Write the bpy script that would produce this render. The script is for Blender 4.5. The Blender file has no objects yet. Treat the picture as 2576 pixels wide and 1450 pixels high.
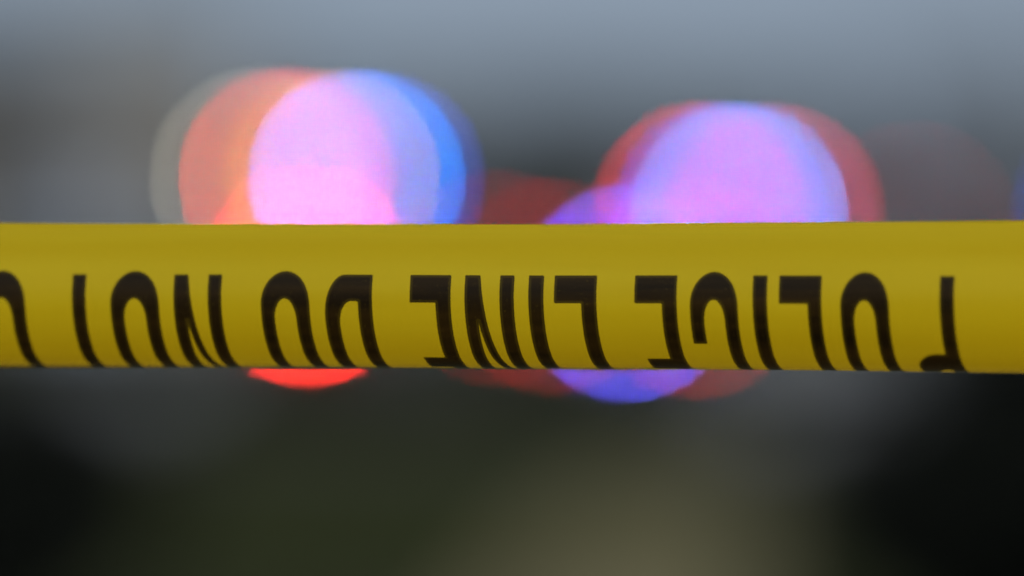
import bpy, bmesh, math, random
import numpy as np
from mathutils import Vector, Matrix

C = bpy.context.scene
R = math.radians
random.seed(7)

# ------------------------------------------------------------------ camera
CAM_H = 1.5
F, SW = 300.0, 36.0
TD = 3.2                                   # distance to the tape
PX = SW / F / 2576.0                       # tangent per photo pixel (photo seen at 2576 wide)
HZ = 547.0                                 # row of the horizon
cam_d = bpy.data.cameras.new('camera')
cam = bpy.data.objects.new('camera', cam_d)
C.collection.objects.link(cam)
C.camera = cam
TILT = (725 - HZ) * PX
cam.location = (0, 0, CAM_H)
cam.rotation_euler = (math.pi / 2 - TILT, 0, 0)
cam_d.lens = F
cam_d.sensor_width = SW
cam_d.clip_start = 0.1
cam_d.clip_end = 6000
cam_d.dof.use_dof = True
cam_d.dof.focus_distance = TD
cam_d.dof.aperture_fstop = 3.55
cam_d.dof.aperture_blades = 0

# ------------------------------------------------------------------ world: heavy overcast
SUN_EL, SUN_ROT = 32, 150
w = bpy.data.worlds.new('World')
C.world = w
w.use_nodes = True
nt = w.node_tree
nt.nodes.clear()
def N(t, typ, **kw):
    n = t.nodes.new(typ)
    for k, v in kw.items():
        setattr(n, k, v)
    return n
out = N(nt, 'ShaderNodeOutputWorld')
bg = N(nt, 'ShaderNodeBackground')
sky = N(nt, 'ShaderNodeTexSky', sky_type='NISHITA', sun_disc=False)
sky.sun_elevation = R(SUN_EL)
sky.sun_rotation = R(SUN_ROT)
tc = N(nt, 'ShaderNodeTexCoord')
sep = N(nt, 'ShaderNodeSeparateXYZ')
nt.links.new(tc.outputs['Generated'], sep.inputs[0])
# overcast dome: about three times brighter overhead than at the horizon
ramp = N(nt, 'ShaderNodeValToRGB')
ramp.color_ramp.elements[0].position = 0.0
ramp.color_ramp.elements[0].color = (2.2, 2.95, 4.1, 1)
ramp.color_ramp.elements[1].position = 1.0
ramp.color_ramp.elements[1].color = (10.6, 11.5, 12.2, 1)
nt.links.new(sep.outputs['Z'], ramp.inputs[0])
noi = N(nt, 'ShaderNodeTexNoise')
noi.inputs['Scale'].default_value = 2.2
noi.inputs['Detail'].default_value = 3
nt.links.new(tc.outputs['Generated'], noi.inputs['Vector'])
nr = N(nt, 'ShaderNodeMapRange')
nr.inputs['To Min'].default_value = 0.8
nr.inputs['To Max'].default_value = 1.2
nt.links.new(noi.outputs['Fac'], nr.inputs['Value'])
cl = N(nt, 'ShaderNodeMix', data_type='RGBA', blend_type='MULTIPLY')
cl.inputs['Factor'].default_value = 1
nt.links.new(ramp.outputs[0], cl.inputs['A'])
nt.links.new(nr.outputs[0], cl.inputs['B'])
mx = N(nt, 'ShaderNodeMix', data_type='RGBA')
mx.inputs['Factor'].default_value = 0.9
nt.links.new(sky.outputs[0], mx.inputs['A'])
nt.links.new(cl.outputs['Result'], mx.inputs['B'])
nt.links.new(mx.outputs['Result'], bg.inputs[0])
bg.inputs[1].default_value = 0.1
nt.links.new(bg.outputs[0], out.inputs[0])

sd = bpy.data.lights.new('sun', 'SUN')
sd.energy = 0.85
sd.angle = R(25)
sd.color = (1, 0.97, 0.9)
sun = bpy.data.objects.new('sun', sd)
C.collection.objects.link(sun)
# sun behind the camera, high, veiled
sdir = Vector((math.sin(R(SUN_ROT)) * math.cos(R(SUN_EL)), math.cos(R(SUN_ROT)) * math.cos(R(SUN_EL)), math.sin(R(SUN_EL))))
sun.rotation_euler = sdir.to_track_quat('Z', 'Y').to_euler()
sun.location = (0, -5, 12)

C.view_settings.view_transform = 'Standard'
C.view_settings.look = 'None'
C.view_settings.exposure = 0
C.view_settings.gamma = 1
C.render.engine = 'CYCLES'
C.cycles.use_adaptive_sampling = False
C.cycles.use_denoising = True
C.cycles.denoising_input_passes = 'RGB'
C.cycles.sampling_pattern = 'BLUE_NOISE'
C.cycles.max_bounces = 6
C.cycles.caustics_reflective = False
C.cycles.caustics_refractive = False
C.cycles.sample_clamp_indirect = 2.0
C.cycles.pixel_filter_type = 'BLACKMAN_HARRIS'
C.cycles.filter_width = 1.6

# ------------------------------------------------------------------ helpers
def at(px, py, Y):
    """world point seen at photo pixel (2576 wide) at distance Y"""
    t = (725 - py) * PX
    z = math.tan(math.atan(t) - TILT)
    return Vector(((px - 1288) * PX * Y, Y, CAM_H + z * Y))

def mat(name, col, rough=0.6, metal=0.0, spec=0.5, noise=None, emit=None, coat=0.0):
    m = bpy.data.materials.new(name)
    m.use_nodes = True
    t = m.node_tree
    b = t.nodes['Principled BSDF']
    b.inputs['Base Color'].default_value = (*col, 1)
    b.inputs['Roughness'].default_value = rough
    b.inputs['Metallic'].default_value = metal
    b.inputs['Specular IOR Level'].default_value = spec
    b.inputs['Coat Weight'].default_value = coat
    if noise:
        sc, lo, hi = noise
        g = N(t, 'ShaderNodeTexCoord')
        n = N(t, 'ShaderNodeTexNoise')
        n.inputs['Scale'].default_value = sc
        n.inputs['Detail'].default_value = 6
        r = N(t, 'ShaderNodeValToRGB')
        r.color_ramp.elements[0].position = 0.35
        r.color_ramp.elements[1].position = 0.65
        r.color_ramp.elements[0].color = (*[c * lo for c in col], 1)
        r.color_ramp.elements[1].color = (*[c * hi for c in col], 1)
        t.links.new(g.outputs['Object'], n.inputs['Vector'])
        t.links.new(n.outputs['Fac'], r.inputs[0])
        t.links.new(r.outputs[0], b.inputs['Base Color'])
        bp = N(t, 'ShaderNodeBump')
        bp.inputs['Strength'].default_value = 0.3
        t.links.new(n.outputs['Fac'], bp.inputs['Height'])
        t.links.new(bp.outputs[0], b.inputs['Normal'])
    if emit:
        c, s = emit
        b.inputs['Emission Color'].default_value = (*c, 1)
        b.inputs['Emission Strength'].default_value = s
    return m

def obj(name, bm, m, parent=None, smooth=False, **props):
    me = bpy.data.meshes.new(name)
    bm.to_mesh(me)
    bm.free()
    for x in (m if isinstance(m, (list, tuple)) else [m]):
        me.materials.append(x)
    if smooth:
        for p in me.polygons:
            p.use_smooth = True
    o = bpy.data.objects.new(name, me)
    C.collection.objects.link(o)
    o.parent = parent
    for k, v in props.items():
        o[k] = v
    return o

def empty(name, loc, rz=0, **props):
    o = bpy.data.objects.new(name, None)
    C.collection.objects.link(o)
    o.location = loc
    o.rotation_euler = (0, 0, rz)
    o.empty_display_size = 0.2
    for k, v in props.items():
        o[k] = v
    return o

def box(bm, c, s, bevel=0.0, rz=0.0):
    M = Matrix.Translation(c) @ Matrix.Rotation(rz, 4, 'Z') @ Matrix.Diagonal((*s, 1))
    r = bmesh.ops.create_cube(bm, size=1, matrix=M)
    if bevel > 0:
        es = list({e for v in r['verts'] for e in v.link_edges})
        bmesh.ops.bevel(bm, geom=es, offset=bevel, segments=2, affect='EDGES', profile=0.5)

def cyl(bm, a, b, ra, rb, seg=10):
    a, b = Vector(a), Vector(b)
    d = b - a
    M = Matrix.Translation((a + b) / 2) @ d.to_track_quat('Z', 'Y').to_matrix().to_4x4()
    bmesh.ops.create_cone(bm, cap_ends=True, segments=seg, radius1=ra, radius2=rb, depth=d.length, matrix=M)

# ------------------------------------------------------------------ ground
def sheet(name, pts, z, m, kind='structure'):
    bm = bmesh.new()
    bm.faces.new([bm.verts.new((x, y, z)) for x, y in pts])
    return obj(name, bm, m, kind=kind)

m_soil = mat('dull_earth', (0.037, 0.040, 0.024), 0.95, noise=(0.3, 0.6, 1.4), spec=0.0)
m_road = mat('damp_asphalt', (0.016, 0.016, 0.013), 0.9, noise=(1.5, 0.8, 1.2), spec=0.0)
m_path = mat('pale_gravel', (0.122, 0.104, 0.056), 0.95, noise=(3.0, 0.75, 1.25), spec=0.0)
m_kerb = mat('kerb_concrete', (0.10, 0.10, 0.09), 0.85, noise=(4.0, 0.8, 1.2), spec=0.0)
m_grass = mat('olive_grass', (0.045, 0.051, 0.021), 0.9, noise=(2.0, 0.6, 1.5), spec=0.0)
m_line = mat('road_paint', (0.5, 0.5, 0.46), 0.7, noise=(5.0, 0.8, 1.1), spec=0.0)

sheet('ground', [(-2500, -60), (2500, -60), (2500, 4500), (-2500, 4500)], 0.0, m_soil)
sheet('road', [(-200, 62), (200, 62), (200, 112), (-200, 112)], 0.006, m_road)
sheet('lane_marking', [(-200, 100.0), (200, 100.0), (200, 100.15), (-200, 100.15)], 0.011, m_line)
bm = bmesh.new(); box(bm, (0, 61.9, 0.06), (400, 0.2, 0.12), 0.01)
obj('kerb', bm, m_kerb, kind='structure')
bm = bmesh.new(); box(bm, (0, 112.1, 0.06), (400, 0.2, 0.12), 0.01)
obj('far_kerb', bm, m_kerb, kind='structure')
# worn gravel path that crosses the grass towards the road
pp = [(-0.6, 22), (0.6, 22), (0.84, 30), (1.1, 38), (1.2, 45), (0.6, 46), (0.08, 38.5), (-0.22, 30)]
sheet('path', pp, 0.008, m_path)
m_conc = mat('worn_concrete', (0.16, 0.156, 0.150), 0.85, noise=(1.5, 0.75, 1.2))
sheet('driveway', [(1.15, 47), (1.9, 47), (3.9, 88), (2.5, 88)], 0.012, m_conc)
m_pave = mat('pale_paving', (0.125, 0.124, 0.118), 0.85, noise=(1.5, 0.75, 1.2))
sheet('pavement', [(-9, 72), (-2.9, 72), (-3.3, 100), (-9, 100)], 0.013, m_pave)

# grass: many blades, nobody could count them
def blades(x0, x1, y0, y1, n, h):
    rng = np.random.default_rng(3)
    x = rng.uniform(x0, x1, n); y = rng.uniform(y0, y1, n)
    inpath = (x > -0.22 + (y - 30) * 0.04) & (x < 0.28 + y * 0.021) & (y < 45)
    x, y = x[~inpath], y[~inpath]; n = len(x)
    a = rng.uniform(0, 6.28, n); hh = rng.uniform(0.5, 1.2, n) * h; wd = 0.012
    lx = rng.normal(0, 0.4, n) * hh; ly = rng.normal(0, 0.4, n) * hh
    v = np.zeros((n, 3, 3))
    v[:, 0] = np.stack([x - np.cos(a) * wd, y - np.sin(a) * wd, np.zeros(n)], 1)
    v[:, 1] = np.stack([x + np.cos(a) * wd, y + np.sin(a) * wd, np.zeros(n)], 1)
    v[:, 2] = np.stack([x + lx, y + ly, hh], 1)
    me = bpy.data.meshes.new('grass')
    me.from_pydata(v.reshape(-1, 3).tolist(), [], np.arange(3 * n).reshape(-1, 3).tolist())
    me.materials.append(m_grass)
    o = bpy.data.objects.new('grass', me)
    C.collection.objects.link(o)
    o['kind'] = 'stuff'; o['label'] = 'short olive grass on the verge below the tape'; o['category'] = 'grass'
blades(-7, 7, 24, 61, 60000, 0.09)

# ------------------------------------------------------------------ trees and shrubs
m_bark = mat('bark', (0.10, 0.085, 0.065), 0.95, noise=(8, 0.6, 1.3), spec=0.1)
def leafmat(name, col):
    m = mat(name, col, 0.75, noise=(6, 0.6, 1.4), spec=0.15)
    return m
m_leaf = leafmat('grey_green_leaves', (0.060, 0.064, 0.048))
m_leaf2 = leafmat('dark_leaves', (0.045, 0.046, 0.036))
m_yew = leafmat('blackish_needles', (0.012, 0.014, 0.010))

def leaves(name, clumps, n, size, m, parent, seed=1):
    rng = np.random.default_rng(seed)
    cs = np.array([c[0] for c in clumps]); rs = np.array([c[1] for c in clumps])
    k = rng.choice(len(cs), n, p=rs[:, 0] ** 2 / np.sum(rs[:, 0] ** 2))
    d = rng.normal(size=(n, 3)); d /= np.linalg.norm(d, axis=1)[:, None]
    rad = rng.uniform(0.35, 1.05, n) ** 0.6
    p = cs[k] + d * rad[:, None] * rs[k]
    u = rng.normal(size=(n, 3)); u /= np.linalg.norm(u, axis=1)[:, None]
    v_ = np.cross(u, rng.normal(size=(n, 3))); v_ /= np.linalg.norm(v_, axis=1)[:, None]
    s = size * rng.uniform(0.5, 1.3, n)[:, None]
    q = np.stack([p - u * s, p - v_ * s * 0.5, p + u * s, p + v_ * s * 0.5], 1)
    me = bpy.data.meshes.new(name)
    me.from_pydata(q.reshape(-1, 3).tolist(), [], np.arange(4 * n).reshape(-1, 4).tolist())
    me.materials.append(m)
    o = bpy.data.objects.new(name, me)
    C.collection.objects.link(o)
    o.parent = parent
    return o

def tree(x, Y, h, wid, label, m, seed, n=5000):
    rnd = random.Random(seed)
    t = empty('tree', (x, Y, 0), label=label, category='tree', group='trees behind the police cars')
    bm = bmesh.new()
    cyl(bm, (0, 0, -0.1), (0, 0, h * 0.45), h * 0.035, h * 0.024, 12)
    clumps = []
    for k in range(9):
        a = k * 2.4 + rnd.uniform(-.4, .4)
        zz = h * rnd.uniform(0.38, 0.88)
        rr = wid * 0.5 * rnd.uniform(0.25, 0.7) * (1.15 - zz / h * 0.6)
        e = Vector((math.cos(a) * rr, math.sin(a) * rr, zz))
        cyl(bm, (0, 0, min(zz * 0.7, h * 0.44)), e, h * 0.016, h * 0.005, 7)
        s = wid * rnd.uniform(0.2, 0.3)
        clumps.append((tuple(e), (s, s, s * 0.8)))
    clumps.append(((0, 0, h * 0.85), (wid * .22, wid * .22, h * .14)))
    obj('trunk', bm, m_bark, t)
    leaves('crown', clumps, n, h * 0.035, m, t, seed)
    return t

def shrub(x, Y, h, wx, wy, label, seed, n=16000, m=None):
    rnd = random.Random(seed)
    t = empty('shrub', (x, Y, 0), label=label, category='shrub')
    bm = bmesh.new(); clumps = []
    for k in range(30):
        a = rnd.uniform(0, 6.28); q = rnd.uniform(0.1, 0.75)
        e = Vector((math.cos(a) * wx * .5 * q, math.sin(a) * wy * .5 * q, h * rnd.uniform(0.1, 0.78)))
        cyl(bm, (e.x * .25, e.y * .25, -0.02), e, 0.022, 0.008, 6)
        clumps.append((tuple(e), (wx * .24, wy * .24, h * .24)))
    obj('stem', bm, m_bark, t)
    leaves('foliage', clumps, int(n * 1.6), 0.04, m or m_yew, t, seed)

# ------------------------------------------------------------------ long grey building far behind the trees
m_wall = mat('grey_render', (0.24, 0.27, 0.31), 0.9, noise=(0.5, 0.85, 1.12))
m_wall2 = mat('tan_render', (0.34, 0.29, 0.22), 0.9, noise=(0.5, 0.85, 1.12))
m_roof = mat('slate_roof', (0.09, 0.1, 0.115), 0.8, noise=(1.0, 0.8, 1.2))
m_winf = mat('white_window_frame', (0.5, 0.5, 0.5), 0.6)
m_glass = mat('dark_window_glass', (0.03, 0.035, 0.04), 0.12)
m_door = mat('door_paint', (0.09, 0.06, 0.05), 0.6)
def building(x0, x1, Y, h, wallm, label, nwin, rows, dep=10):
    t = empty('building', ((x0 + x1) / 2, Y, 0), label=label, category='building')
    W = x1 - x0
    bm = bmesh.new(); box(bm, (0, dep / 2, h / 2 - .05), (W, dep, h + .1)); obj('wall', bm, wallm, t)
    bm = bmesh.new()
    rf = 1.1
    vs = [bm.verts.new(p) for p in [(-W/2-.3, -.4, h), (W/2+.3, -.4, h), (W/2+.3, dep+.4, h), (-W/2-.3, dep+.4, h), (-W/2-.3, dep/2, h+rf), (W/2+.3, dep/2, h+rf)]]
    for f in [(0,1,5,4), (1,2,5), (2,3,4,5), (3,0,4), (3,2,1,0)]:
        bm.faces.new([vs[i] for i in f])
    obj('roof', bm, m_roof, t)
    for r in range(rows):
        for k in range(nwin):
            wx = -W/2 + (k + .5) * W / nwin
            if r == 0 and k == nwin // 2:
                bm = bmesh.new(); box(bm, (wx, -.03, 1.05), (1.0, .06, 2.1), .01); d = obj('door', bm, m_door, t)
                bm = bmesh.new(); box(bm, (wx + .38, -.09, 1.05), (.12, .05, .04)); obj('handle', bm, m_winf, d)
                continue
            zc = 1.6 + r * 2.7
            bm = bmesh.new()
            for (cx, cz, sx, sz) in [(0, .65, 1.3, .08), (0, -.65, 1.3, .08), (-.61, 0, .08, 1.22), (.61, 0, .08, 1.22), (0, 0, .05, 1.22)]:
                box(bm, (wx + cx, -.035, zc + cz), (sx, .07, sz))
            f = obj('window', bm, m_winf, t)
            bm = bmesh.new(); box(bm, (wx, -.012, zc), (1.14, .024, 1.22)); obj('pane', bm, m_glass, f)

building(-16.5, -6.2, 200, 5.3, m_wall2, 'tan low building with a slate roof far behind at the upper left', 4, 1)
building(-5.2, 8.2, 215, 4.0, m_wall, 'long grey building far behind in the middle between the two groups of lights', 6, 1)
building(9.0, 20, 205, 4.4, m_wall, 'grey building far behind at the right edge of the view', 5, 1)

tree(-9.3, 150, 4.2, 3.2, 'dark dense tree at the left edge of the view behind the police vehicles', m_leaf2, 3)
tree(0.6, 150, 3.1, 5.0, 'broad dark tree between the two groups of flashing lights', m_leaf, 5, 7000)
tree(-3.4, 160, 3.1, 4.5, 'grey green tree behind the white and black police suv', m_leaf, 8)
tree(4.6, 160, 3.0, 4.5, 'grey green tree behind the police sedan', m_leaf, 9)
tree(8.6, 165, 2.7, 3.0, 'grey green tree near the right edge above the tape', m_leaf, 12)

shrub(-1.72, 27, 1.10, 1.2, 0.9, 'blackish shrub in the lower left corner below the tape', 21)
shrub(1.66, 22, 1.44, 1.9, 1.1, 'large blackish shrub filling the lower right corner below the tape', 22, 26000)

# ------------------------------------------------------------------ police vehicles
m_black = mat('black_car_paint', (0.012, 0.012, 0.014), 0.3, coat=0.5)
m_white = mat('white_car_paint', (0.30, 0.31, 0.32), 0.3, coat=0.5)
m_cglass = mat('tinted_car_glass', (0.012, 0.014, 0.016), 0.08)
m_tyre = mat('tyre_rubber', (0.015, 0.015, 0.015), 0.85, noise=(20, 0.7, 1.3))
m_rim = mat('steel_wheel', (0.25, 0.25, 0.26), 0.35, metal=0.9)
m_trim = mat('black_plastic', (0.02, 0.02, 0.022), 0.5, noise=(30, .8, 1.2))
m_lamp = mat('clear_headlamp', (0.3, 0.31, 0.33), 0.1)
m_tail = mat('red_tail_lamp', (0.2, 0.01, 0.01), 0.2)
m_bar = mat('smoked_light_bar', (0.03, 0.03, 0.035), 0.2)
m_plate = mat('number_plate', (0.5, 0.5, 0.48), 0.5)

DISK = math.pi * (270 * PX * 80) ** 2         # area of the blur disc at the cars
def lampmat(col, L, area):
    return mat('lit_lamp', (0.02, 0.02, 0.02), 0.3, emit=(col, L * DISK / area))

def profile_body(bm, prof, W, tuck=0.06):
    """side profile (y, z) swept across the width, sides rounded in at top and bottom"""
    xs = [(-W/2, tuck), (-W/2 + .06, tuck * .35), (-W/2 + .16, 0), (W/2 - .16, 0), (W/2 - .06, tuck * .35), (W/2, tuck)]
    cy = sum(p[0] for p in prof) / len(prof); cz = sum(p[1] for p in prof) / len(prof)
    rings = []
    for x, t in xs:
        ring = []
        for y, z in prof:
            dy, dz = cy - y, cz - z; L = math.hypot(dy, dz)
            ring.append(bm.verts.new((x, y + dy / L * t, z + dz / L * t)))
        rings.append(ring)
    n = len(prof)
    for a, b in zip(rings, rings[1:]):
        for i in range(n):
            bm.faces.new((a[i], a[(i+1) % n], b[(i+1) % n], b[i]))
    bm.faces.new(rings[0][::-1]); bm.faces.new(rings[-1])
    bmesh.ops.recalc_face_normals(bm, faces=bm.faces)

def wheel(parent, x, y, r):
    bm = bmesh.new(); cyl(bm, (x - .11, y, r), (x + .11, y, r), r, r, 28)
    es = [e for e in bm.edges if len(e.link_faces) == 2 and any(len(f.verts) > 4 for f in e.link_faces)]
    bmesh.ops.bevel(bm, geom=es, offset=.03, segments=2, affect='EDGES')
    wh = obj('wheel', bm, m_tyre, parent)
    s = 1 if x > 0 else -1
    bm = bmesh.new(); cyl(bm, (x + s * .09, y, r), (x + s * .118, y, r), r * .6, r * .55, 20)
    for k in range(5):
        a = k * 6.283 / 5
        cyl(bm, (x + s * .12, y, r), (x + s * .124, y + math.cos(a) * r * .55, r + math.sin(a) * r * .55), .035, .028, 6)
    obj('rim', bm, m_rim, wh)

def police_car(name, loc, rz, label, suv, lights, bar_lights, bar_z, paint):
    """front towards local -y; lights: (x, y, z, w, h, colour, level, side)"""
    t = empty(name, loc, rz, label=label, category='police car', group='police vehicles with flashing lights')
    Lh = 2.42 if suv else 2.38
    W = 1.98 if suv else 1.90
    H = 1.74 if suv else 1.42
    hood = 1.12 if suv else 0.98
    deck = 1.16 if suv else 1.02
    r = .37 if suv else .34
    ya, yb = -1.52, 1.50
    def arch(y0):                                         # underside with a round wheel arch
        return [(y0 + s * (r + .05), .26) if abs(s) == 1 else (y0 + math.cos(s2) * (r + .05), .26 + math.sin(s2) * (r + .13)) for s, s2 in
                [(-1, 0), (0, 2.6), (0, 2.1), (0, 1.57), (0, 1.04), (0, .54), (1, 0)]]
    prof = [(-Lh, .42), (-Lh + .03, .26)] + arch(ya) + arch(yb) + [(Lh - .03, .28), (Lh, .5), (Lh - .04, deck - .08), (Lh - .12, deck),
            (.9, deck + .0), (-1.0, hood + .04), (-1.7, hood - .02), (-Lh + .16, hood - .13), (-Lh + .03, hood - .25)]
    bm = bmesh.new(); profile_body(bm, prof, W)
    obj('body', bm, paint, t, smooth=False)
    # cabin of glass with roof and pillars over it
    if suv:
        g0, g1, g2, g3 = -1.15, -.45, 1.75, 2.25
    else:
        g0, g1, g2, g3 = -1.05, -.35, .95, 1.6
    wb, wt = W / 2 - .06, W / 2 - .24
    base = hood - .02
    bm = bmesh.new()
    v = [bm.verts.new(p) for p in [(-wb, g0, base), (wb, g0, base), (wb, g3, base), (-wb, g3, base), (-wt, g1, H - .06), (wt, g1, H - .06), (wt, g2, H - .06), (-wt, g2, H - .06)]]
    for f in [(0,1,5,4), (1,2,6,5), (2,3,7,6), (3,0,4,7), (4,5,6,7), (3,2,1,0)]:
        bm.faces.new([v[i] for i in f])
    bmesh.ops.bevel(bm, geom=list(bm.edges), offset=.04, segments=2, affect='EDGES')
    obj('window_glass', bm, m_cglass, t)
    bm = bmesh.new(); box(bm, (0, (g1 + g2) / 2, H - .025), (2 * wt + .02, g2 - g1 + .06, .06), .02)
    obj('roof', bm, paint, t)
    for sx in (-1, 1):
        for (y0, y1) in ((g0, g1), (.18, .25), (g3, g2)):
            bm = bmesh.new(); cyl(bm, (sx * (wb + .003), y0, base - .02), (sx * (wt + .003), y1, H - .04), .035, .03, 8)
            obj('pillar', bm, paint, t)
        for y0, y1 in ((-.92, .20), (.22, 1.12)):          # doors
            bm = bmesh.new(); box(bm, (sx * (W / 2 + .002), (y0 + y1) / 2, (.36 + base) / 2), (.03, y1 - y0, base - .40), .012)
            d = obj('door', bm, m_white, t)
            bm = bmesh.new(); box(bm, (sx * (W / 2 + .03), y1 - .16, base - .14), (.03, .16, .03), .006)
            obj('handle', bm, m_trim, d)
        bm = bmesh.new(); box(bm, (sx * (W / 2 + .09), -.86, base + .06), (.2, .1, .14), .03); obj('mirror', bm, m_trim, t)
        bm = bmesh.new(); box(bm, (sx * (W / 2 - .25), -Lh + .06, hood - .27), (.40, .16, .13), .035); obj('headlight', bm, m_lamp, t)
        bm = bmesh.new(); box(bm, (sx * (W / 2 - .2), Lh - .04, deck - .22), (.30, .12, .2), .03); obj('tail_light', bm, m_tail, t)
        for y0 in (ya, yb):
            wheel(t, sx * (W / 2 - .12), y0, r)
    bm = bmesh.new()
    for k in range(6):
        box(bm, (0, -Lh - .005, hood - .42 + k * .035), (.9, .05, .014))
    box(bm, (0, -Lh + .015, hood - .33), (.96, .03, .24))
    obj('grille', bm, m_trim, t)
    bm = bmesh.new(); box(bm, (0, -Lh - .02, .40), (W - .12, .16, .16), .04); obj('bumper', bm, m_trim, t)
    bm = bmesh.new()
    for sx in (-1, 1):
        box(bm, (sx * .28, -Lh - .12, .62), (.06, .05, .46), .012)
        box(bm, (sx * .50, -Lh - .12, .70), (.06, .05, .56), .012)
        box(bm, (sx * .50, -Lh - .02, .46), (.05, .18, .05), .01)
    for zz in (.48, .78, .955):
        box(bm, (0, -Lh - .125, zz), (1.04, .045, .06), .012)
    obj('push_bar', bm, m_trim, t)
    bm = bmesh.new(); box(bm, (0, Lh + .01, .62), (.31, .02, .16), .004); obj('number_plate', bm, m_plate, t)
    if not suv:
        bm = bmesh.new(); cyl(bm, (.70, 1.61, deck - .05), (.70, 1.61, 1.35), .018, .014, 10); cyl(bm, (.70, 1.61, 1.325), (.70, 1.61, 1.345), .05, .05, 14)
        obj('beacon_mast', bm, m_trim, t)
    bm = bmesh.new(); box(bm, (0, .1, H + .045), (1.26, .30, .05), .015)
    for sx in (-1, 1):
        box(bm, (sx * .5, .1, H + .012), (.06, .2, .05))
    box(bm, (0, .12, (H + .07 + bar_z + .05) / 2), (1.22, .18, bar_z + .05 - H - .07), .012)
    bar = obj('light_bar', bm, m_bar, t)
    ca, sa = abs(math.cos(rz)), abs(math.sin(rz))
    for x, dz, wd, hh, col, Lv in bar_lights:
        bm = bmesh.new(); box(bm, (x, -.02, bar_z + dz - .02), (wd, .02, hh), .004)
        obj('lamp_module', bm, lampmat(col, Lv, hh * (wd * ca + .02 * sa)), bar)
    for x, y, z, wd, hh, col, Lv, side in lights:
        bm = bmesh.new()
        box(bm, (x, y, z), (.04, wd, hh) if side else (wd, .04, hh), .006)
        a = hh * (wd * sa + .04 * ca) if side else hh * (wd * ca + .04 * sa)
        obj('flashing_light', bm, lampmat(col, Lv, a), t)
    return t

RED, BLUE = (1, .03, .02), (.10, .09, 1.0)
S = 80 * PX
bh = .12
x1 = (800 - 1288) * S
police_car('police_suv', (x1, 80, 0.006), 0, 'police suv on the left, roof bar glowing red, amber and blue, red light below', True,
    [(-.04, -2.60, .94, .12, .075, RED, 1.25, False)],
    [(-.56, .02, .065, bh, (1, .93, .75), .09), (-.29, .015, .075, bh, (1, .03, .04), .42), (.13, -.01, .085, bh, (1, .37, .0), .31),
     (.36, -.015, .075, bh, (0, .17, 1), 1.05), (.54, -.02, .12, bh, (.02, .10, 1), .30)],
    1.87, m_black)
x2 = (1852 - 1288) * S
police_car('police_sedan', (x2, 80, 0.006), R(-50), 'police sedan right of centre, turned three quarters, roof bar glowing red and blue', False,
    [(-.46, -2.53, .93, .14, .08, RED, .06, False), (.30, -2.53, .86, .14, .08, RED, .085, False),
     (.99, -2.20, .80, .10, .08, BLUE, .64, True), (.99, -1.36, .82, .12, .08, RED, .11, True), (.70, 1.61, 1.38, .12, .08, (1, .1, .08), .035, True)],
    [(-.487, .012, .08, bh, (1, .02, .03), .30), (-.20, .004, .09, bh, (.02, .08, 1), .34), (.06, .0, .09, bh, (.0, .27, 1), .68),
     (.46, -.01, .08, bh, (1, .08, .35), .13), (.60, -.01, .07, bh, (1, .04, .04), .15)],
    1.56, m_black)
x3 = (2890 - 1288) * PX * 84
police_car('police_sedan', (x3, 84, 0.006), R(12), 'police sedan at the right edge, only its dim blue light glowing into view', False,
    [], [(-.30, .0, .12, bh, (.08, .12, 1), .11)], 1.56, m_white)

# white van parked far off, seen from the rear
v = empty('parked_van', ((205 - 1288) * PX * 130, 130, 0), label='pale van parked far behind at the left edge above the tape', category='van')
m_van = mat('pale_van_paint', (0.42, 0.47, 0.56), 0.4, coat=.4)
bm = bmesh.new(); box(bm, (0, 2.4, 1.22), (1.95, 4.8, 1.9), .12); obj('body', bm, m_van, v)
bm = bmesh.new(); box(bm, (0, -.02, .36), (1.9, .12, .2), .03); obj('bumper', bm, m_trim, v)
for sx in (-1, 1):
    bm = bmesh.new(); box(bm, (sx * .44, -.005, 1.2), (.84, .03, 1.5), .01); d = obj('rear_door', bm, m_van, v)
    bm = bmesh.new(); box(bm, (sx * .44, -.025, 1.62), (.6, .02, .45), .005); obj('window_glass', bm, m_cglass, d)
    bm = bmesh.new(); box(bm, (sx * .91, -.01, .95), (.09, .05, .42), .01); obj('tail_light', bm, m_tail, v)
    for yy_ in (.9, 3.9):
        wheel(v, sx * .86, yy_, .34)

# ------------------------------------------------------------------ the tape
H = 565.0            # cap height of the printing, in photo pixels along the film
def prof_y(v):       # row on the photo for arc length v above (below) the baseline row 691
    return v
# letters are printed upside down: baseline up, words run right to left
def quarter(cx, cy, a, b, t0, t1, n=10):
    return [(cx + a * math.cos(R(t0 + (t1 - t0) * i / n)), cy + b * math.sin(R(t0 + (t1 - t0) * i / n))) for i in range(n + 1)]
def rect(x0, x1, v0, v1):
    return [[(x0, v0), (x1, v0), (x1, v1), (x0, v1)]]
def stadium(cx, hw, lo, hi, b):
    return quarter(cx, lo + b, hw, b, 180, 360, 18) + quarter(cx, hi - b, hw, b, 0, 180, 18)
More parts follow.
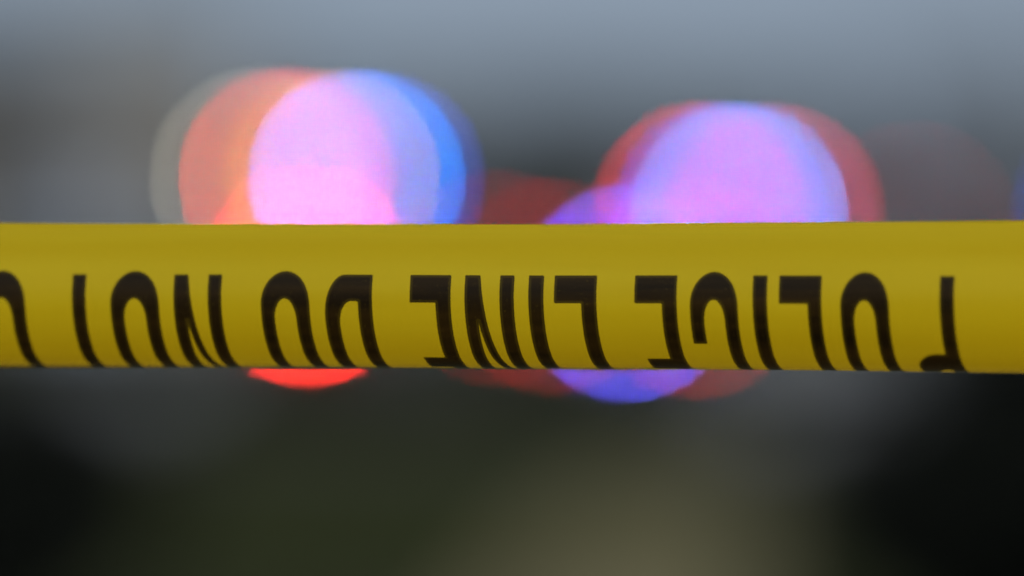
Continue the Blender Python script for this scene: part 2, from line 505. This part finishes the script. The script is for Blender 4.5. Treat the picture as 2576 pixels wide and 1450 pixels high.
# a glyph is a list of loops, even-odd filled
def g_O(cx): return [stadium(cx, 61, -9, H + 9, 88), stadium(cx - 1, 27, 62, H - 62, 56)]
def g_I(x0, x1): return rect(x0, x1, 0, H)
def g_L(x0, x1, xs): return [[(x0, 0), (x1, 0), (x1, H), (xs, H), (xs, 71), (x0, 71)]]
def g_E(x0, x1, xs): return [[(x0, 0), (x1, 0), (x1, H), (x0 + 2, H), (x0 + 2, H - 71), (xs, H - 71), (xs, 306), (x0 + 10, 306), (x0 + 10, 238), (xs, 238), (xs, 71), (x0, 71)]]
def g_N(x0, x1, x2, x3): return [[(x0, 0), (x1, 0), (x2, 395), (x2, 0), (x3, 0), (x3, H), (x2 + 2, H), (x0 + 32, 118), (x0 + 32, H), (x0, H)]]
def g_D(x0, x1, xs): return [[(x1, 0), (x1, H), (x0 + 50, H)] + quarter(x0 + 50, H - 112, 50, 112, 90, 180) + quarter(x0 + 50, 112, 50, 112, 180, 270),
                             [(xs, 69), (xs, H - 69), (x0 + 68, H - 69)] + quarter(x0 + 68, H - 130, 32, 62, 90, 180) + quarter(x0 + 68, 130, 32, 62, 180, 270)]
def g_C(cx):
    o = quarter(cx, 79, 60, 88, 180, 360, 18) + quarter(cx, H - 79, 60, 88, 0, 180, 18) + [(cx - 60, H - 178), (cx - 26, H - 178)]
    i = quarter(cx, H - 118, 26, 56, 180, 0, 18) + quarter(cx, 118, 26, 56, 0, -180, 18) + [(cx - 26, 181), (cx - 60, 181)]
    return [o + i]
def g_P(x0, x1, xs): return [[(x1, 0), (x1, H), (x0 + 50, H)] + quarter(x0 + 50, H - 90, 50, 90, 90, 180) + quarter(x0 + 50, 210 + 70, 54, 70, 180, 270) + [(xs, 210), (xs, 0)],
                             [(xs, 292), (xs, H - 69), (x0 + 62, H - 69)] + quarter(x0 + 62, H - 119, 28, 50, 90, 180) + quarter(x0 + 62, 342, 28, 50, 180, 270)]
def g_T(x0, x1): return [[(x0, 0), (x1, 0), (x1, H - 71), (x1 + 40, H - 71), (x1 + 40, H), (x0 - 40, H), (x0 - 40, H - 71), (x0, H - 71)]]
def g_R(x0, x1, xs): return g_P(x0, x1, xs)[:1] and [g_P(x0, x1, xs)[0], g_P(x0, x1, xs)[1], [(x0, 0), (x0 + 36, 0), (x0 + 48, 221), (x0 + 14, 221)]]
def g_S(cx):
    o = [(cx + 60, 190), (cx + 60, 79)] + quarter(cx, 79, 60, 88, 0, -180, 18) + quarter(cx, 220, 60, 90, 180, 120, 6) + quarter(cx, H - 190, 26, 60, -60, 0, 6) \
        + quarter(cx, H - 118, 26, 56, 0, 180, 18) + [(cx - 26, H - 190), (cx - 60, H - 190)] + quarter(cx, H - 79, 60, 88, 180, 0, 18) \
        + quarter(cx, H - 220, 60, 90, 0, -60, 6) + quarter(cx, 190, 26, 60, 120, 180, 6) + quarter(cx, 118, 26, 56, -180, 0, 18) + [(cx + 26, 190)]
    return [o]
glyphs = [g_P(2291, 2401, 2365), g_O(2176), g_L(1961, 2067.5, 2033), g_I(1895, 1931), g_C(1797), g_E(1598, 1704, 1666.5),
          g_L(1396, 1502.5, 1464), g_I(1331.5, 1369.5), g_N(1171, 1209, 1259, 1295), g_E(1033.5, 1136, 1098),
          g_D(818.6, 938.5, 903), g_O(720), g_N(440, 475, 526, 560), g_O(342), g_T(185, 219),
          g_C(7), g_R(-200, -90, -126), g_O(-290), g_S(-430), g_S(-570)]
PERIOD = 3330.0

def sdf(px, pv, loops):
    """signed distance (negative inside), even-odd"""
    d2 = np.full(px.shape, 1e9); inside = np.zeros(px.shape, bool)
    for L in loops:
        n = len(L)
        for i in range(n):
            ax, ay = L[i]; bx, by = L[(i + 1) % n]
            ex, ey = bx - ax, by - ay
            l2 = ex * ex + ey * ey
            if l2 < 1e-9: continue
            t = np.clip(((px - ax) * ex + (pv - ay) * ey) / l2, 0, 1)
            d2 = np.minimum(d2, (px - ax - t * ex) ** 2 + (pv - ay - t * ey) ** 2)
            if ay != by:
                c = ((ay > pv) != (by > pv)) & (px < ex * (pv - ay) / ey + ax)
                inside ^= c
    d = np.sqrt(d2)
    return np.where(inside, -d, d)

# cross section: integrate the slope of the film along its arc
v_top, v_end = -131.0, 620.0
dv = 3.2
vs = np.arange(v_top, v_end + dv, dv)
def theta(v):        # lean of the surface: + leans back at the top, - rolls under at the bottom (degrees)
    pts_v = [-135, -110, -70, -30, 10, 40, 60, 341, 440, 620]
    pts_t = [12, 16, 2, 12, 20, 8, 0, -90, -125, -150]
    return np.interp(v, pts_v, pts_t)
th = np.radians(theta(vs))
k_ = np.ones(9) / 9
th = np.convolve(np.pad(th, 4, mode='edge'), k_, mode='valid')
yy = np.concatenate([[0], np.cumsum(np.cos((th[1:] + th[:-1]) / 2) * dv)])
zz_ = np.concatenate([[0], np.cumsum(np.sin((th[1:] + th[:-1]) / 2) * dv)])    # + towards the camera
i0 = int(np.argmin(abs(vs)))
yy -= yy[i0]; zz_ -= zz_[i0]
shift = np.interp(vs, [-131, 0, 30, 60, 95, 126, 167, 230, 261, 322, 620], [3, 0, -2.2, -3.0, -1.5, 1, 6.5, 19, 28, 46, 130])
shift = np.convolve(np.pad(shift, 6, mode='edge'), np.ones(13) / 13, mode='valid')

us = np.concatenate([np.arange(-2400, -60, 9.0), np.arange(-60, 2640, 3.2), np.arange(2640, 5000, 9.0)])
U, V = np.meshgrid(us, vs, indexing='ij')
D = np.full(U.shape, 60.0)
for g in glyphs:
    for off in (-PERIOD, 0, PERIOD):
        xs_ = [p[0] + off for L in g for p in L]
        m_ = (us > min(xs_) - 40) & (us < max(xs_) + 40)
        if not m_.any(): continue
        loops = [[(x + off, y) for x, y in L] for L in g]
        D[m_] = np.minimum(D[m_], sdf(U[m_], V[m_], loops))
# place in space: photo pixel grid at the tape distance, right end nearer the camera
P = PX * TD
X = U + shift[None, :] - 1288
rowfac = 1 + 0.018 * ((U - 1288) / 1288) ** 2 + np.where(V < 0, 0.045 * np.clip((U - 1288) / 1288, 0, 1.5), 0)
base_row = 692.0 - 0.0004 * (U - 1288) + 0.9 * np.sin((U + 300) / 900) + 0.5 * np.sin(U / 171)
Yrow = base_row + yy[None, :] * rowfac * 1.0
Zt = zz_[None, :] * rowfac
wob = 2.0 * np.sin(U / 530 + 1.0) + 1.2 * np.sin(U / 237 + V / 160)
yaw = 0.40
wx = X * P / (1 + X * PX * yaw)
wy = TD - (Zt + wob) * P - wx * yaw - 38 * P * yaw
wz = CAM_H - TILT * TD - (Yrow - 725) * P
me = bpy.data.meshes.new('film')
nu, nv = U.shape
co = np.stack([wx, wy, wz], -1).reshape(-1, 3)
idx = np.arange(nu * nv).reshape(nu, nv)
q = np.stack([idx[:-1, :-1], idx[:-1, 1:], idx[1:, 1:], idx[1:, :-1]], -1).reshape(-1, 4)
me.vertices.add(len(co)); me.vertices.foreach_set('co', co.ravel())
me.loops.add(q.size); me.loops.foreach_set('vertex_index', q.ravel())
me.polygons.add(len(q)); me.polygons.foreach_set('loop_start', np.arange(0, q.size, 4)); me.polygons.foreach_set('loop_total', np.full(len(q), 4))
me.update(calc_edges=True)
for nm, arr in (('print_distance', D), ('film_u', U), ('film_v', V)):
    a = me.attributes.new(nm, 'FLOAT', 'POINT'); a.data.foreach_set('value', arr.ravel().astype(np.float32))
me.polygons.foreach_set('use_smooth', np.ones(len(q), bool))

m = bpy.data.materials.new('yellow_printed_film'); m.use_nodes = True
t = m.node_tree; t.nodes.clear()
o_ = N(t, 'ShaderNodeOutputMaterial')
A = N(t, 'ShaderNodeAttribute', attribute_name='print_distance')
Au = N(t, 'ShaderNodeAttribute', attribute_name='film_u')
Av = N(t, 'ShaderNodeAttribute', attribute_name='film_v')
cmb = N(t, 'ShaderNodeCombineXYZ')
t.links.new(Au.outputs['Fac'], cmb.inputs[0]); t.links.new(Av.outputs['Fac'], cmb.inputs[1])
nz = N(t, 'ShaderNodeTexNoise'); nz.inputs['Scale'].default_value = 0.28; nz.inputs['Detail'].default_value = 3
t.links.new(cmb.outputs[0], nz.inputs['Vector'])
nm_ = N(t, 'ShaderNodeMapRange'); nm_.inputs['To Min'].default_value = -1.3; nm_.inputs['To Max'].default_value = 1.3
t.links.new(nz.outputs['Fac'], nm_.inputs['Value'])
ad = N(t, 'ShaderNodeMath', operation='ADD')
t.links.new(A.outputs['Fac'], ad.inputs[0]); t.links.new(nm_.outputs[0], ad.inputs[1])
# ink cover: outer dark line, thin starved rim, solid inside
mr = N(t, 'ShaderNodeMapRange'); mr.inputs['From Min'].default_value = -20; mr.inputs['From Max'].default_value = 4
t.links.new(ad.outputs[0], mr.inputs['Value'])
cr = N(t, 'ShaderNodeValToRGB')
e = cr.color_ramp.elements
def pos(d): return (d + 20) / 24
e[0].position = pos(-9); e[0].color = (1, 1, 1, 1)
e[1].position = pos(1.0); e[1].color = (0, 0, 0, 1)
for d_, c_ in ((-6.5, .985), (-4.6, .93), (-3.2, .94), (-2.0, .99), (-.6, .9)):
    x_ = e.new(pos(d_)); x_.color = (c_, c_, c_, 1)
t.links.new(mr.outputs[0], cr.inputs[0])
# slow streaks along the film
sc_ = N(t, 'ShaderNodeVectorMath', operation='MULTIPLY'); sc_.inputs[1].default_value = (0.0012, 0.022, 1)
t.links.new(cmb.outputs[0], sc_.inputs[0])
st = N(t, 'ShaderNodeTexNoise'); st.inputs['Scale'].default_value = 1.0; st.inputs['Detail'].default_value = 4
t.links.new(sc_.outputs[0], st.inputs['Vector'])
yel = N(t, 'ShaderNodeValToRGB')
yel.color_ramp.elements[0].position = .3; yel.color_ramp.elements[0].color = (0.91, 0.69, 0.011, 1)
yel.color_ramp.elements[1].position = .7; yel.color_ramp.elements[1].color = (0.95, 0.74, 0.016, 1)
t.links.new(st.outputs['Fac'], yel.inputs[0])
ink = N(t, 'ShaderNodeValToRGB')
ink.color_ramp.elements[0].position = .3; ink.color_ramp.elements[0].color = (0.016, 0.010, 0.003, 1)
ink.color_ramp.elements[1].position = .7; ink.color_ramp.elements[1].color = (0.052, 0.030, 0.006, 1)
t.links.new(st.outputs['Fac'], ink.inputs[0])
pin = N(t, 'ShaderNodeTexNoise'); pin.inputs['Scale'].default_value = 0.16; pin.inputs['Detail'].default_value = 5
t.links.new(cmb.outputs[0], pin.inputs['Vector'])
pr = N(t, 'ShaderNodeMapRange'); pr.inputs['From Min'].default_value = 0.62; pr.inputs['From Max'].default_value = 0.80
pr.inputs['To Min'].default_value = 1.0; pr.inputs['To Max'].default_value = 0.86
t.links.new(pin.outputs['Fac'], pr.inputs['Value'])
inkf = N(t, 'ShaderNodeMath', operation='MULTIPLY')
t.links.new(cr.outputs[0], inkf.inputs[0]); t.links.new(pr.outputs[0], inkf.inputs[1])
spk = N(t, 'ShaderNodeTexVoronoi'); spk.inputs['Scale'].default_value = 0.0045
t.links.new(cmb.outputs[0], spk.inputs['Vector'])
sr = N(t, 'ShaderNodeMapRange'); sr.inputs['From Min'].default_value = 0.008; sr.inputs['From Max'].default_value = 0.022
sr.inputs['To Min'].default_value = 0.35; sr.inputs['To Max'].default_value = 0.0
t.links.new(spk.outputs['Distance'], sr.inputs['Value'])
inkf2 = N(t, 'ShaderNodeMath', operation='MAXIMUM')
t.links.new(inkf.outputs[0], inkf2.inputs[0]); t.links.new(sr.outputs[0], inkf2.inputs[1])
colm = N(t, 'ShaderNodeMix', data_type='RGBA')
t.links.new(inkf2.outputs[0], colm.inputs['Factor']); t.links.new(yel.outputs[0], colm.inputs['A']); t.links.new(ink.outputs[0], colm.inputs['B'])
df = N(t, 'ShaderNodeBsdfDiffuse'); tr = N(t, 'ShaderNodeBsdfTranslucent')
t.links.new(colm.outputs['Result'], df.inputs[0]); thr = N(t, 'ShaderNodeMix', data_type='RGBA', blend_type='MULTIPLY'); thr.inputs['Factor'].default_value = 1
thr.inputs['B'].default_value = (1.0, 0.72, 0.4, 1)
t.links.new(colm.outputs['Result'], thr.inputs['A']); t.links.new(thr.outputs['Result'], tr.inputs[0])
m1 = N(t, 'ShaderNodeMixShader'); m1.inputs[0].default_value = 0.55
t.links.new(df.outputs[0], m1.inputs[1]); t.links.new(tr.outputs[0], m1.inputs[2])
gl = N(t, 'ShaderNodeBsdfGlossy'); gl.inputs['Roughness'].default_value = 0.42
gl.inputs['Color'].default_value = (1, 1, 1, 1)
fr = N(t, 'ShaderNodeFresnel'); fr.inputs['IOR'].default_value = 1.22
bp = N(t, 'ShaderNodeBump'); bp.inputs['Strength'].default_value = 0.12; bp.inputs['Distance'].default_value = 0.001
t.links.new(st.outputs['Fac'], bp.inputs['Height'])
t.links.new(bp.outputs[0], gl.inputs['Normal'])
m2 = N(t, 'ShaderNodeMixShader')
t.links.new(fr.outputs[0], m2.inputs[0]); t.links.new(m1.outputs[0], m2.inputs[1]); t.links.new(gl.outputs[0], m2.inputs[2])
t.links.new(m2.outputs[0], o_.inputs[0])
me.materials.append(m)
tape = bpy.data.objects.new('barrier_tape', me)
C.collection.objects.link(tape)
tape['label'] = 'yellow plastic barrier tape with upside-down black letters stretched across the view'
tape['category'] = 'barrier tape'
